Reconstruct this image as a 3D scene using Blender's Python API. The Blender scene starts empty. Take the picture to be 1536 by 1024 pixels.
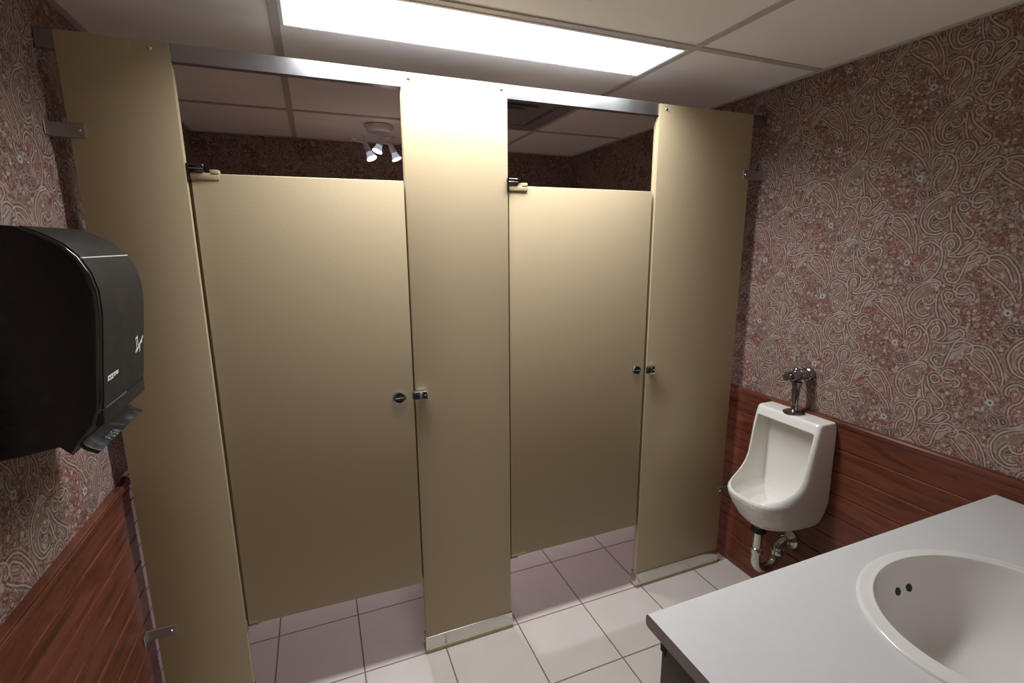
import bpy, bmesh, math, random
from mathutils import Vector, Matrix
random.seed(7)
sc = bpy.context.scene
COL = sc.collection
PI = math.pi

# ------------------------------------------------------------------ measures
XL, XR = -0.5814, 1.796          # side walls
YF, YB = 1.679, -1.49            # rear wall of the stalls, wall behind the vanity
YV = -1.74                       # end of the entry passage, brought close to bounce light
ZC = 2.159                       # ceiling
ZT = 2.055                       # top of the pilasters
TS = 0.3048                      # floor tile
GX = -0.2507

# ------------------------------------------------------------------ node helpers
class N:
    """a float socket with operators that build Math nodes"""
    def __init__(s, nt, so): s.nt, s.so = nt, so
    def _m(s, op, *a, clamp=False):
        n = s.nt.nodes.new('ShaderNodeMath'); n.operation = op; n.use_clamp = clamp
        for i, v in enumerate((s,) + a):
            if isinstance(v, N): s.nt.links.new(v.so, n.inputs[i])
            else: n.inputs[i].default_value = float(v)
        return N(s.nt, n.outputs[0])
    def __add__(s, o): return s._m('ADD', o)
    def __sub__(s, o): return s._m('SUBTRACT', o)
    def __mul__(s, o): return s._m('MULTIPLY', o)
    def __truediv__(s, o): return s._m('DIVIDE', o)
    def rnd(s): return s._m('ROUND')
    def floor(s): return s._m('FLOOR')
    def abs(s): return s._m('ABSOLUTE')
    def min(s, o): return s._m('MINIMUM', o)
    def max(s, o): return s._m('MAXIMUM', o)
    def lt(s, o): return s._m('LESS_THAN', o)
    def gt(s, o): return s._m('GREATER_THAN', o)
    def inv(s):
        n = s.nt.nodes.new('ShaderNodeMath'); n.operation = 'SUBTRACT'
        n.inputs[0].default_value = 1; s.nt.links.new(s.so, n.inputs[1]); return N(s.nt, n.outputs[0])
    def ramp(s, a, b, c=0.0, d=1.0):
        n = s.nt.nodes.new('ShaderNodeMapRange'); n.interpolation_type = 'SMOOTHSTEP'
        s.nt.links.new(s.so, n.inputs[0])
        for i, v in enumerate((a, b, c, d)): n.inputs[1 + i].default_value = v
        return N(s.nt, n.outputs[0])

def vmath(nt, op, a, b=None, out=0, scale=None):
    n = nt.nodes.new('ShaderNodeVectorMath'); n.operation = op
    for i, v in enumerate((a, b)):
        if v is None: continue
        if isinstance(v, (tuple, list)): n.inputs[i].default_value = v
        else: nt.links.new(v, n.inputs[i])
    if scale is not None: nt.links.new(scale.so, n.inputs['Scale'])
    return n.outputs[out]

def sep(nt, v):
    n = nt.nodes.new('ShaderNodeSeparateXYZ'); nt.links.new(v, n.inputs[0])
    return [N(nt, o) for o in n.outputs]
def comb(nt, x, y, z=0.0):
    n = nt.nodes.new('ShaderNodeCombineXYZ')
    for i, v in enumerate((x, y, z)):
        if isinstance(v, N): nt.links.new(v.so, n.inputs[i])
        else: n.inputs[i].default_value = v
    return n.outputs[0]
def noise(nt, v, scale, detail=2.0, rough=0.5, dist=0.0, color=False):
    n = nt.nodes.new('ShaderNodeTexNoise'); n.inputs['Scale'].default_value = scale
    n.inputs['Detail'].default_value = detail; n.inputs['Roughness'].default_value = rough
    n.inputs['Distortion'].default_value = dist
    nt.links.new(v, n.inputs['Vector'])
    return n.outputs['Color'] if color else N(nt, n.outputs[0])
def voronoi(nt, v, scale, rnd=1.0):
    n = nt.nodes.new('ShaderNodeTexVoronoi'); n.inputs['Scale'].default_value = scale
    n.inputs['Randomness'].default_value = rnd
    nt.links.new(v, n.inputs['Vector']); return n
def white(nt, v):
    n = nt.nodes.new('ShaderNodeTexWhiteNoise'); n.noise_dimensions = '1D'
    nt.links.new(v.so, n.inputs['W']); return N(nt, n.outputs[0])
def mix(nt, f, a, b, mode='MIX'):
    n = nt.nodes.new('ShaderNodeMix'); n.data_type = 'RGBA'; n.blend_type = mode
    if isinstance(f, N): nt.links.new(f.so, n.inputs[0])
    else: n.inputs[0].default_value = f
    for i, v in ((6, a), (7, b)):
        if isinstance(v, (tuple, list)): n.inputs[i].default_value = (*v[:3], 1)
        elif isinstance(v, N): nt.links.new(v.so, n.inputs[i])
        else: nt.links.new(v, n.inputs[i])
    return n.outputs[2]

def new_mat(name, color=(.8, .8, .8), rough=.5, metal=0.0, spec=.5, coat=0.0):
    m = bpy.data.materials.new(name); m.use_nodes = True
    nt = m.node_tree; b = nt.nodes['Principled BSDF']
    b.inputs['Base Color'].default_value = (*color, 1)
    b.inputs['Roughness'].default_value = rough
    b.inputs['Metallic'].default_value = metal
    b.inputs['Specular IOR Level'].default_value = spec
    if coat: b.inputs['Coat Weight'].default_value = coat; b.inputs['Coat Roughness'].default_value = .08
    return m, nt, b
def objco(nt):
    n = nt.nodes.new('ShaderNodeNewGeometry'); return n.outputs['Position']
def bump(nt, b, h, strength=.3, dist=.001):
    n = nt.nodes.new('ShaderNodeBump'); n.inputs['Strength'].default_value = strength
    n.inputs['Distance'].default_value = dist
    nt.links.new(h.so, n.inputs['Height']); nt.links.new(n.outputs[0], b.inputs['Normal'])
def col(nt, b, c): nt.links.new(c, b.inputs['Base Color'])
def rgh(nt, b, r): nt.links.new(r.so, b.inputs['Roughness'])

# ------------------------------------------------------------------ materials
def simple(name, c, rough, metal=0, spec=.5, var=.05, scale=30, coat=0, bumpy=0):
    """plain finish with faint mottling"""
    m, nt, b = new_mat(name, c, rough, metal, spec, coat)
    p = objco(nt)
    n = noise(nt, p, scale, 3)
    col(nt, b, mix(nt, n, tuple(x * (1 - var) for x in c), tuple(min(1, x * (1 + var)) for x in c)))
    r = noise(nt, p, scale * .4, 3)
    rgh(nt, b, r.ramp(.3, .7, max(.02, rough * .85), min(1, rough * 1.15)))
    if bumpy: bump(nt, b, noise(nt, p, 420, 2), bumpy, .0006)
    return m

M = {}
def mat_enamel(name, c):
    m, nt, b = new_mat(name, c, .27, 0, .28)
    p = objco(nt)
    g = noise(nt, p, 260, 2)
    col(nt, b, mix(nt, g, tuple(x * .93 for x in c), tuple(x * 1.07 for x in c)))
    bump(nt, b, noise(nt, p, 340, 2), .10, .0006)
    return m
M['partition'] = mat_enamel('tan_enamel', (.440, .357, .230))
M['partition_edge'] = mat_enamel('tan_enamel_edge', (.50, .41, .26))
M['alu'] = simple('brushed_aluminium', (.50, .515, .54), .32, 1, .5, .05, 12)
M['steel'] = simple('stainless_steel', (.66, .65, .62), .20, 1, .5, .04, 14)
M['bracket'] = simple('satin_steel', (.42, .39, .37), .34, .9, .5, .04, 14)
M['chrome'] = simple('chrome', (.60, .60, .59), .10, 1, .5, .04, 20)
M['chrome_dark'] = simple('worn_chrome', (.34, .34, .335), .20, 1, .5, .15, 40)
M['chrome_dull'] = simple('dull_chrome', (.62, .61, .57), .20, 1, .5, .12, 30)
M['rubber'] = simple('black_rubber', (.018, .017, .017), .5)
M['black_gloss'] = simple('black_gloss_plastic', (.011, .011, .011), .12, 0, .6)
M['black_chrome'] = simple('black_chrome', (.10, .10, .11), .12, 1)
M['porcelain'] = simple('white_porcelain', (.80, .785, .745), .07, 0, .5, .015, 5)
M['basin'] = simple('bone_porcelain', (.66, .645, .625), .08, 0, .5, .015, 5)
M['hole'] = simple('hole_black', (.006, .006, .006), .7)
M['laminate'] = simple('grey_laminate', (.55, .55, .555), .42, 0, .4, .02, 40)
M['laminate_edge'] = simple('laminate_edge', (.28, .24, .22), .45, 0, .4, .05, 40)
M['dark_wood'] = simple('dark_cabinet', (.055, .038, .032), .45, 0, .4, .2, 25)
M['white_paint'] = simple('white_enamel', (.78, .77, .75), .4)
M['grey_metal'] = simple('satin_nickel', (.70, .68, .68), .4, .1, .5)
M['vent'] = simple('vent_grey', (.26, .23, .235), .5)
M['duct'] = simple('duct_dark', (.012, .011, .011), .9)
M['ink'] = simple('white_ink', (.72, .72, .70), .5)
M['grey_ink'] = simple('worn_ink', (.20, .20, .21), .5)
M['caulk'] = simple('yellowed_caulk', (.42, .36, .25), .7, 0, .3, .15, 60)
M['plain_wall'] = simple('passage_paint', (.84, .82, .79), .8, 0, .2, .04, 6)  # near-white so the unseen walls bounce more light

def mat_dispenser():
    m, nt, b = new_mat('dark_grey_plastic', (.022, .0215, .0205), .48, 0, .32)
    p = objco(nt)
    n = noise(nt, p, 30, 4)
    col(nt, b, mix(nt, n, (.015, .0147, .0140), (.022, .0215, .0205)))
    rgh(nt, b, noise(nt, p, 14, 4).ramp(.3, .7, .36, .52))
    bump(nt, b, noise(nt, p, 900, 1), .15, .0004)
    return m
M['dispenser_front'] = mat_dispenser()
def mat_lever():
    m, nt, b = new_mat('scuffed_black_plastic', (.03, .03, .03), .35)
    p = objco(nt)
    n = noise(nt, p, 40, 5, .65)
    col(nt, b, mix(nt, n.ramp(.52, .78), (.013, .013, .014), (.06, .06, .065)))
    rgh(nt, b, n.ramp(.3, .7, .25, .5))
    return m
M['lever'] = mat_lever()

def mat_ceiling():
    m, nt, b = new_mat('ceiling_panel', (.62, .58, .54), .8, 0, .2)
    p = objco(nt)
    n = noise(nt, p, 3, 4)
    c = mix(nt, n, (.855, .835, .815), (.90, .88, .86))
    s = noise(nt, p, 90, 3)
    col(nt, b, mix(nt, s.ramp(.68, .74, 0, .25), c, (.42, .38, .34)))
    bump(nt, b, noise(nt, p, 260, 3), .12, .001)
    return m
M['ceiling'] = mat_ceiling()
M['tbar'] = simple('ceiling_bar', (.50, .46, .43), .55, 0, .3, .06, 20)

def mat_floor():
    m, nt, b = new_mat('white_floor_tile', (.7, .66, .62), .28, 0, .45)
    p = objco(nt)
    x, y, z = sep(nt, p)
    fx = (x - GX) / TS; fy = y / TS
    dx = (fx - fx.rnd()).abs(); dy = (fy - fy.rnd()).abs()
    d = dx.min(dy) * TS
    wob = noise(nt, p, 60, 2)
    d = d + (wob - .5) * .0008
    g = d.ramp(.0020, .0032)                     # 0 in the grout
    rid = white(nt, (fx.floor() * 7.13) + (fy.floor() * 3.77))
    n = noise(nt, p, 9, 5, .6)
    c = mix(nt, n, (.475, .435, .395), (.550, .512, .468))
    c = mix(nt, rid.ramp(0, 1, 0, .22), c, (.485, .440, .395))
    sp = noise(nt, p, 55, 2)
    c = mix(nt, sp.ramp(.70, .78, 0, .35), c, (.36, .31, .26))
    gn = noise(nt, p, 25, 3)
    gc = mix(nt, gn, (.11, .085, .070), (.19, .155, .13))
    col(nt, b, mix(nt, g, gc, c))
    rgh(nt, b, g.ramp(0, 1, .8, .30) + (n - .5) * .12)
    bump(nt, b, g, .5, .0015)
    return m
M['floor'] = mat_floor()

def mat_wood():
    m, nt, b = new_mat('stained_pine', (.12, .03, .02), .32, 0, .32)
    p = objco(nt)
    x, y, z = sep(nt, p)
    k = ((z - .145) / .09).floor()
    r = white(nt, k * 1.37 + x.floor() * 9.1)
    v = comb(nt, x * 8.0, y * 3.2 + r * 31.0, z * 42.0 + r * 7.0)
    g = noise(nt, v, 1.0, 6, .6, .6)
    g2 = noise(nt, comb(nt, x, y * 1.4 + r * 11.0, z * 7.0), 2.2, 3, .5, 1.2)
    c = mix(nt, g.ramp(.20, .80), (.082, .0205, .0110), (.215, .064, .033))
    c = mix(nt, r.ramp(0, 1, .0, .5), c, (.120, .034, .0190))
    c = mix(nt, g2.ramp(.56, .78, 0, .6), c, (.036, .0105, .0075))
    kn = noise(nt, comb(nt, x, y * 11.0, z * 26.0), 1.0, 3)
    c = mix(nt, kn.ramp(.70, .80, 0, .6), c, (.36, .17, .11))
    e = ((z - .145) / .09); e = ((e - e.rnd()).abs()) * .09          # highlights of the bevelled edges painted in along the board joints
    hl = noise(nt, comb(nt, x, y * 3.0, z * 4.0), 1.6, 3)
    c = mix(nt, (e.ramp(.0016, .0042, 1, 0)) * (hl.ramp(.42, .66)) * .42, c, (.30, .145, .085))
    c = mix(nt, e.ramp(.0004, .0014, .85, 0), c, (.020, .007, .005))
    col(nt, b, c)
    rgh(nt, b, g.ramp(.2, .8, .22, .36))
    bump(nt, b, g, .12, .0008)
    return m
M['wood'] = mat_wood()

def mat_wall_tile():
    m, nt, b = new_mat('pale_wall_tile', (.70, .66, .66), .2)
    p = objco(nt); x, y, z = sep(nt, p)
    f = (z - .02) / .077; dd = ((f - f.rnd()).abs()) * .077
    f2 = (y - .10) / .154; d2 = ((f2 - f2.rnd()).abs()) * .154
    g = dd.min(d2).ramp(.0022, .0034)
    n = noise(nt, p, 12, 3)
    col(nt, b, mix(nt, g, (.07, .05, .05), mix(nt, n, (.64, .60, .60), (.74, .70, .70))))
    return m
M['wall_tile'] = mat_wall_tile()

# paisley wallpaper: strokes of one repeat, measured from its pale blue flower (metres, right / up);
# every three points along a stroke make one arc
STROKES = [
 ((-.070, -.170), [
  [(-.076, -.142), (-.054, -.163), (-.030, -.181), (-.006, -.203), (.012, -.232)],
  [(-.070, -.112), (-.038, -.105), (-.011, -.127), (.008, -.160), (.018, -.207)],
  [(-.060, -.140), (-.058, -.120), (-.042, -.118), (-.022, -.138), (-.004, -.178)],
  [(-.079, -.134), (-.064, -.128), (-.070, -.104), (-.092, -.098), (-.110, -.112), (-.118, -.140), (-.125, -.172), (-.140, -.189), (-.158, -.176), (-.158, -.158), (-.145, -.156)],
  [(-.118, -.130), (-.100, -.122), (-.088, -.112)],
  [(-.135, -.210), (-.115, -.222), (-.092, -.214), (-.080, -.230), (-.092, -.242)]]),
 ((.080, .015), [
  [(.032, .030), (.037, .060), (.060, .066), (.086, .046), (.094, .010), (.085, -.030), (.050, -.061)],
  [(.069, .053), (.068, .028), (.051, .008), (.043, -.008), (.044, -.028)],
  [(.040, .045), (.046, .055), (.056, .050)],
  [(.116, .030), (.134, .056), (.126, .086), (.107, .093), (.090, .074), (.086, .055), (.092, .040)],
  [(.104, .046), (.102, .066), (.113, .074), (.120, .062), (.112, .046)],
  [(.110, .024), (.148, .026), (.178, .048), (.178, .068), (.160, .064), (.146, .050), (.132, .030)],
  [(.006, .004), (-.012, .014), (-.014, .032)]]),
 ((.095, -.120), [
  [(.095, -.052), (.054, -.067), (.026, -.098), (.022, -.136), (.042, -.168), (.062, -.175), (.080, -.170)],
  [(.057, -.109), (.043, -.135), (.057, -.163), (.070, -.165), (.084, -.158)],
  [(.060, -.109), (.072, -.126), (.092, -.107)],
  [(.097, -.093), (.099, -.125), (.109, -.165)],
  [(.107, -.092), (.123, -.128), (.153, -.158), (.160, -.176), (.141, -.186)],
  [(.176, -.060), (.152, -.062), (.147, -.083), (.154, -.098), (.170, -.094)],
  [(.136, -.088), (.122, -.084), (.120, -.099), (.130, -.106), (.139, -.097)],
  [(.066, -.058), (.085, -.048), (.103, -.063)]])]
FILLS = {0: [('pink', (-.045, -.130), (-.012, -.160), .022), ('pink', (-.012, -.160), (.010, -.205), .012), ('pale', (-.052, -.131), (-.036, -.140), .007),
             ('pale', (-.003, -.186), (-.002, -.190), .005), ('pale', (.004, -.206), (.005, -.210), .004), ('grey', (-.112, -.150), (-.085, -.112), .008)],
         1: [('dark', (.014, -.046), (.020, -.052), .009), ('dark', (.034, -.046), (.036, -.050), .009), ('pink', (.060, .035), (.070, -.020), .016),
             ('pale', (.110, .064), (.112, .056), .007), ('grey', (.150, .044), (.164, .054), .006), ('pale', (.070, -.030), (.074, -.034), .006)],
         2: [('olive', (.070, -.075), (.045, -.110), .022), ('olive', (.045, -.110), (.058, -.150), .022), ('dark', (.058, -.130), (.066, -.122), .006),
             ('pale', (.126, -.150), (.140, -.170), .007), ('grey', (.072, -.058), (.098, -.060), .006), ('pale', (.160, -.078), (.168, -.082), .006)]}

def circle3(a, b, c):
    ax, ay = a; bx, by = b; cx, cy = c
    d = 2 * (ax * (by - cy) + bx * (cy - ay) + cx * (ay - by))
    if abs(d) < 1e-9: d = 1e-9
    ux = ((ax * ax + ay * ay) * (by - cy) + (bx * bx + by * by) * (cy - ay) + (cx * cx + cy * cy) * (ay - by)) / d
    uy = ((ax * ax + ay * ay) * (cx - bx) + (bx * bx + by * by) * (ax - cx) + (cx * cx + cy * cy) * (bx - ax)) / d
    r = math.hypot(ax - ux, ay - uy)
    an = [math.atan2(p[1] - uy, p[0] - ux) for p in (a, b, c)]
    d1 = (an[1] - an[0] + PI) % (2 * PI) - PI; d2 = (an[2] - an[1] + PI) % (2 * PI) - PI
    sweep = abs(d1 + d2) / 2; mid = an[0] + (d1 + d2) / 2
    return (ux, uy), r, (math.cos(mid), math.sin(mid)), math.cos(min(sweep, 3.1))

def paisley_group():
    g = bpy.data.node_groups.new('paisley_print', 'ShaderNodeTree')
    g.interface.new_socket('Vector', in_out='INPUT', socket_type='NodeSocketVector')
    g.interface.new_socket('Color', in_out='OUTPUT', socket_type='NodeSocketColor')
    gi = g.nodes.new('NodeGroupInput'); go = g.nodes.new('NodeGroupOutput')
    P = gi.outputs[0]
    # a little hand-drawn wobble
    wob = noise(g, P, 30, 1, color=True)
    wob = vmath(g, 'SUBTRACT', wob, (.5, .5, .5))
    n = g.nodes.new('ShaderNodeVectorMath'); n.operation = 'SCALE'; g.links.new(wob, n.inputs[0]); n.inputs['Scale'].default_value = .008
    Pw = vmath(g, 'ADD', P, n.outputs[0])
    u, v, _ = sep(g, Pw)
    W, SH, H = .272, .129, .264
    def after(p, dep):
        # same point, but computed only once dep is known (keeps the shader's working memory small)
        n = g.nodes.new('ShaderNodeVectorMath'); n.operation = 'MULTIPLY_ADD'
        g.links.new(dep.so, n.inputs[0]); n.inputs[1].default_value = (1e-7, 1e-7, 0); g.links.new(p, n.inputs[2])
        return n.outputs[0]
    def seg(p, a, b):
        a = (*a, 0); ba = (b[0] - a[0], b[1] - a[1], 0)
        L2 = max(ba[0] ** 2 + ba[1] ** 2, 1e-9)
        pa = vmath(g, 'SUBTRACT', p, a)
        dt = N(g, vmath(g, 'DOT_PRODUCT', pa, ba, out=1))
        h = dt._m('DIVIDE', L2, clamp=True)
        q = g.nodes.new('ShaderNodeVectorMath'); q.operation = 'SCALE'; q.inputs[0].default_value = ba
        g.links.new(h.so, q.inputs['Scale'])
        return N(g, vmath(g, 'LENGTH', vmath(g, 'SUBTRACT', pa, q.outputs[0]), out=1))
    def arc_d(p, a, b, c):
        ctr, r, mid, cs = circle3(a, b, c)
        pa = vmath(g, 'SUBTRACT', p, (*ctr, 0))
        ln = N(g, vmath(g, 'LENGTH', pa, out=1))
        d = (ln - r).abs()
        dt = N(g, vmath(g, 'DOT_PRODUCT', pa, (*mid, 0), out=1))
        out = (ln * (cs - 1e-4))._m('GREATER_THAN', dt)
        return out._m('MULTIPLY_ADD', .2, d)
    lines = None; fills = dict.fromkeys(('pink', 'dark', 'olive', 'pale', 'grey')); flower = None
    for gi_, (c, strokes) in enumerate(STROKES):
        if lines is not None: u, v, _ = sep(g, after(Pw, lines))
        x = u - c[0]; k = (x / W).rnd(); x = x - k * W
        y = (v - c[1]) + k * SH; y = y - (y / H).rnd() * H
        p = comb(g, x, y)
        rel = lambda q: (q[0] - c[0], q[1] - c[1])
        for st in strokes:
            for i in range(0, len(st) - 2, 2):
                d = arc_d(p if lines is None else after(p, lines), rel(st[i]), rel(st[i + 1]), rel(st[i + 2]))
                lines = d if lines is None else lines.min(d)
        for kind, a, b, r in FILLS[gi_]:
            d = seg(after(p, lines), rel(a), rel(b)) - r
            fills[kind] = d if fills[kind] is None else fills[kind].min(d)
            lines = lines.min(d.abs() + .0012) if kind in ('pale', 'dark') else lines
        if gi_ == 1:
            q = vmath(g, 'SUBTRACT', p, (*rel((0, 0)), 0)); flower = N(g, vmath(g, 'LENGTH', q, out=1))
    P = after(P, lines)
    # ground: red and taupe patches, mottled, with small veins and sprigs
    patch = noise(g, P, 8.5, 3, .55, .5)
    fine = noise(g, P, 75, 3, .6, .8)
    c = mix(g, patch.ramp(.40, .58), (.235, .185, .158), (.235, .100, .082))
    c = mix(g, fine.ramp(.38, .60, 0, .9), c, (.112, .056, .048))
    sw = noise(g, P, 46, 1, .5, 2.4)
    c = mix(g, ((sw - .5).abs()).ramp(.014, .040, .75, 0), c, (.400, .325, .290))
    c = mix(g, ((sw - .40).abs()).ramp(.012, .034, .65, 0), c, (.092, .050, .044))
    c = mix(g, fills['olive'].ramp(-.004, .002, .65, 0), c, (.215, .165, .115))
    c = mix(g, fills['pink'].ramp(-.004, .001, .55, 0), c, (.265, .135, .115))
    vo = voronoi(g, P, 66); dd = N(g, vo.outputs['Distance']); rc, _, _ = sep(g, vo.outputs['Color'])
    c = mix(g, (dd + rc * .40).ramp(.34, .46, .85, 0), c, (.430, .350, .310))
    vo2 = voronoi(g, P, 40); d2 = N(g, vo2.outputs['Distance']); r2, _, _ = sep(g, vo2.outputs['Color'])
    d2 = d2 + r2 * .5                                        # scattered rosettes with a dark eye
    c = mix(g, d2.ramp(.36, .44, .7, 0), c, (.360, .300, .275))
    c = mix(g, d2.ramp(.16, .24, .75, 0), c, (.110, .056, .048))
    c = mix(g, fills['grey'].ramp(-.002, .002, .7, 0), c, (.335, .300, .285))
    c = mix(g, fills['pale'].ramp(-.001, .001, .8, 0), c, (.375, .265, .228))
    c = mix(g, fills['dark'].ramp(-.001, .001, .9, 0), c, (.090, .062, .056))
    # dark contour, the pale line itself, a fainter pale line outside it
    c = mix(g, lines.ramp(.0036, .0068, .68, 0), c, (.108, .064, .056))
    c = mix(g, ((lines - .0088).abs()).ramp(.0010, .0028, .5, 0), c, (.345, .280, .255))
    c = mix(g, lines.ramp(.0010, .0030, .90, 0), c, (.415, .352, .325))
    c = mix(g, flower.ramp(.0085, .0120, .8, 0), c, (.42, .43, .445))
    c = mix(g, flower.ramp(.0026, .0042), (.05, .05, .06), c)
    c = mix(g, 1.0, c, (1.0, .97, .955), 'MULTIPLY')
    g.links.new(c, go.inputs[0])
    return g
PAISLEY = paisley_group()
def mat_paper(name, axis, sign, u0):
    m, nt, b = new_mat(name, (.13, .08, .07), .62, 0, .25)
    p = objco(nt); x, y, z = sep(nt, p)
    a = {'x': x, 'y': y}[axis] * sign - u0
    gn = nt.nodes.new('ShaderNodeGroup'); gn.node_tree = PAISLEY
    nt.links.new(comb(nt, a, z - 1.339), gn.inputs[0])
    col(nt, b, gn.outputs[0])
    bump(nt, b, noise(nt, p, 500, 2), .1, .0004)
    return m
M['paper_right'] = mat_paper('paisley_paper_right', 'y', -1, .328)
M['paper_left'] = mat_paper('paisley_paper_left', 'y', 1, .11)
M['paper_far'] = mat_paper('paisley_paper_far', 'x', 1, .05)

def mat_lens():
    m, nt, b = new_mat('glowing_prismatic_lens', (.8, .8, .8), .4)
    p = objco(nt); x, y, z = sep(nt, p)
    f = (x * 160)._m('SINE') * ((y * 160)._m('SINE'))
    bump(nt, b, f, .4, .001)
    b.inputs['Emission Color'].default_value = (.985, .985, 1.0, 1)
    b.inputs['Emission Strength'].default_value = LIGHT
    return m
LIGHT = 1.6
M['lens'] = mat_lens()
def mat_bulb(s):
    m, nt, b = new_mat('lit_bulb', (.8, .82, .9), .3)
    b.inputs['Emission Color'].default_value = (.86, .90, 1.0, 1)
    b.inputs['Emission Strength'].default_value = s
    return m
BULB = 1.4
M['bulb'] = mat_bulb(BULB)
def mat_bulb_glass():
    m, nt, b = new_mat('bulb_reflector', (.62, .64, .72), .15, .6)
    b.inputs['Emission Color'].default_value = (.62, .64, .85, 1); b.inputs['Emission Strength'].default_value = .45      # dichroic glass lets some light through
    return m
M['reflector'] = mat_bulb_glass()

# ------------------------------------------------------------------ mesh helpers
class MB:
    def __init__(s): s.bm = bmesh.new()
    def _bev(s, geom, w, seg):
        ed = {e for f in geom for e in f.edges}
        bmesh.ops.bevel(s.bm, geom=list(ed), offset=w, segments=seg, affect='EDGES', profile=.5, clamp_overlap=True)
    def box(s, a, b, bev=0, seg=2):
        x0, y0, z0 = [min(p, q) for p, q in zip(a, b)]; x1, y1, z1 = [max(p, q) for p, q in zip(a, b)]
        v = [s.bm.verts.new(c) for c in ((x0, y0, z0), (x1, y0, z0), (x1, y1, z0), (x0, y1, z0), (x0, y0, z1), (x1, y0, z1), (x1, y1, z1), (x0, y1, z1))]
        fs = [s.bm.faces.new([v[i] for i in q]) for q in ((0, 3, 2, 1), (4, 5, 6, 7), (0, 1, 5, 4), (1, 2, 6, 5), (2, 3, 7, 6), (3, 0, 4, 7))]
        if bev: s._bev(fs, bev, seg)
        return s
    def prism(s, pts, axis, a, b, bev=0, seg=2):
        """closed outline pts (p,q) swept along an axis from a to b"""
        def mk(p, q, t): return {'x': (t, p, q), 'y': (p, t, q), 'z': (p, q, t)}[axis]
        v0 = [s.bm.verts.new(mk(p, q, a)) for p, q in pts]; v1 = [s.bm.verts.new(mk(p, q, b)) for p, q in pts]
        n = len(pts)
        fs = [s.bm.faces.new(v0), s.bm.faces.new(v1[::-1])]
        caps = list(fs)
        for i in range(n): fs.append(s.bm.faces.new((v0[i], v1[i], v1[(i + 1) % n], v0[(i + 1) % n])))
        bmesh.ops.recalc_face_normals(s.bm, faces=fs)
        if bev:
            ed = {e for f in caps for e in f.edges}
            bmesh.ops.bevel(s.bm, geom=list(ed), offset=bev, segments=seg, affect='EDGES', profile=.5, clamp_overlap=True)
        return s
    def rings(s, rings, cap0=True, cap1=True):
        R = [[s.bm.verts.new(p) for p in r] for r in rings]
        fs = []; n = len(R[0])
        for a, b in zip(R, R[1:]):
            for i in range(n): fs.append(s.bm.faces.new((a[i], a[(i + 1) % n], b[(i + 1) % n], b[i])))
        if cap0: fs.append(s.bm.faces.new(R[0][::-1]))
        if cap1: fs.append(s.bm.faces.new(R[-1]))
        bmesh.ops.recalc_face_normals(s.bm, faces=fs)
        return s
    def lathe(s, prof, p0, axis, n=28):
        """profile (radius, distance along axis) from p0"""
        ax = Vector(axis).normalized(); t = Vector((0, 0, 1)) if abs(ax.z) < .9 else Vector((1, 0, 0))
        e1 = ax.cross(t).normalized(); e2 = ax.cross(e1)
        R = [[Vector(p0) + ax * h + (e1 * math.cos(2 * PI * i / n) + e2 * math.sin(2 * PI * i / n)) * max(r, 1e-5) for i in range(n)] for r, h in prof]
        return s.rings(R)
    def tube(s, path, r, n=16):
        path = [Vector(p) for p in path]
        rad = r if isinstance(r, (list, tuple)) else [r] * len(path)
        t = (path[1] - path[0]).normalized(); up = Vector((0, 0, 1)) if abs(t.z) < .9 else Vector((1, 0, 0))
        e1 = t.cross(up).normalized(); R = []
        for i, p in enumerate(path):
            t = (path[min(i + 1, len(path) - 1)] - path[max(i - 1, 0)]).normalized()
            e1 = (e1 - t * e1.dot(t)).normalized(); e2 = t.cross(e1)
            R.append([p + (e1 * math.cos(2 * PI * k / n) + e2 * math.sin(2 * PI * k / n)) * rad[i] for k in range(n)])
        return s.rings(R)
    def build(s, name, mat, parent=None, smooth=None):
        me = bpy.data.meshes.new(name)
        bmesh.ops.remove_doubles(s.bm, verts=s.bm.verts[:], dist=1e-6)
        s.bm.normal_update(); s.bm.to_mesh(me); s.bm.free()
        mats = mat if isinstance(mat, list) else [mat]
        for m in mats: me.materials.append(m)
        o = bpy.data.objects.new(name, me); COL.objects.link(o)
        if smooth is not None:
            for p in me.polygons: p.use_smooth = True
            me.set_sharp_from_angle(angle=math.radians(smooth))
        if parent is not None:
            base = parent
            while base.parent: base = base.parent
            me.transform(Matrix.Translation(-base.location)); o.parent = parent
        return o

def tag(o, label, cat, group=None):
    o['label'] = label; o['category'] = cat
    if group: o['group'] = group
    return o
def thing(name, label, cat, loc, group=None):
    o = bpy.data.objects.new(name, None); o.empty_display_size = .05; COL.objects.link(o); o.location = loc
    return tag(o, label, cat, group)
def struct(name, mb, mat, parent=None, smooth=None):
    o = mb.build(name, mat, parent, smooth)
    if parent is None: o['kind'] = 'structure'
    return o
def arc(cx, cz, r, a0, a1, n):
    return [(cx + r * math.cos(math.radians(a0 + (a1 - a0) * i / n)), cz + r * math.sin(math.radians(a0 + (a1 - a0) * i / n))) for i in range(n + 1)]
def evaluated(o):
    dg = bpy.context.evaluated_depsgraph_get()
    return bpy.data.meshes.new_from_object(o.evaluated_get(dg))

# ------------------------------------------------------------------ the room
T = .10
struct('floor', MB().box((XL - T, YV - T, -T), (XR + T, YF + T, 0)), M['floor'])
struct('wall_left', MB().box((XL - T, YV - T, 0), (XL, YF + T, ZC + .05)), M['paper_left'])
struct('wall_right', MB().box((XR, YB, 0), (XR + T, YF + T, ZC + .05)), M['paper_right'])
struct('wall_far', MB().box((XL, YF, 0), (XR, YF + T, ZC + .05)), M['paper_far'])
# wall behind the vanity, and the unseen entry recess beside it, made shallow and near-white to bounce light
struct('wall_back', MB().box((.50, YV - T, 0), (XR + T, YB, ZC + .05)).box((XL, YV - T, 0), (.50, YV, ZC + .05)), M['plain_wall'])

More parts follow.
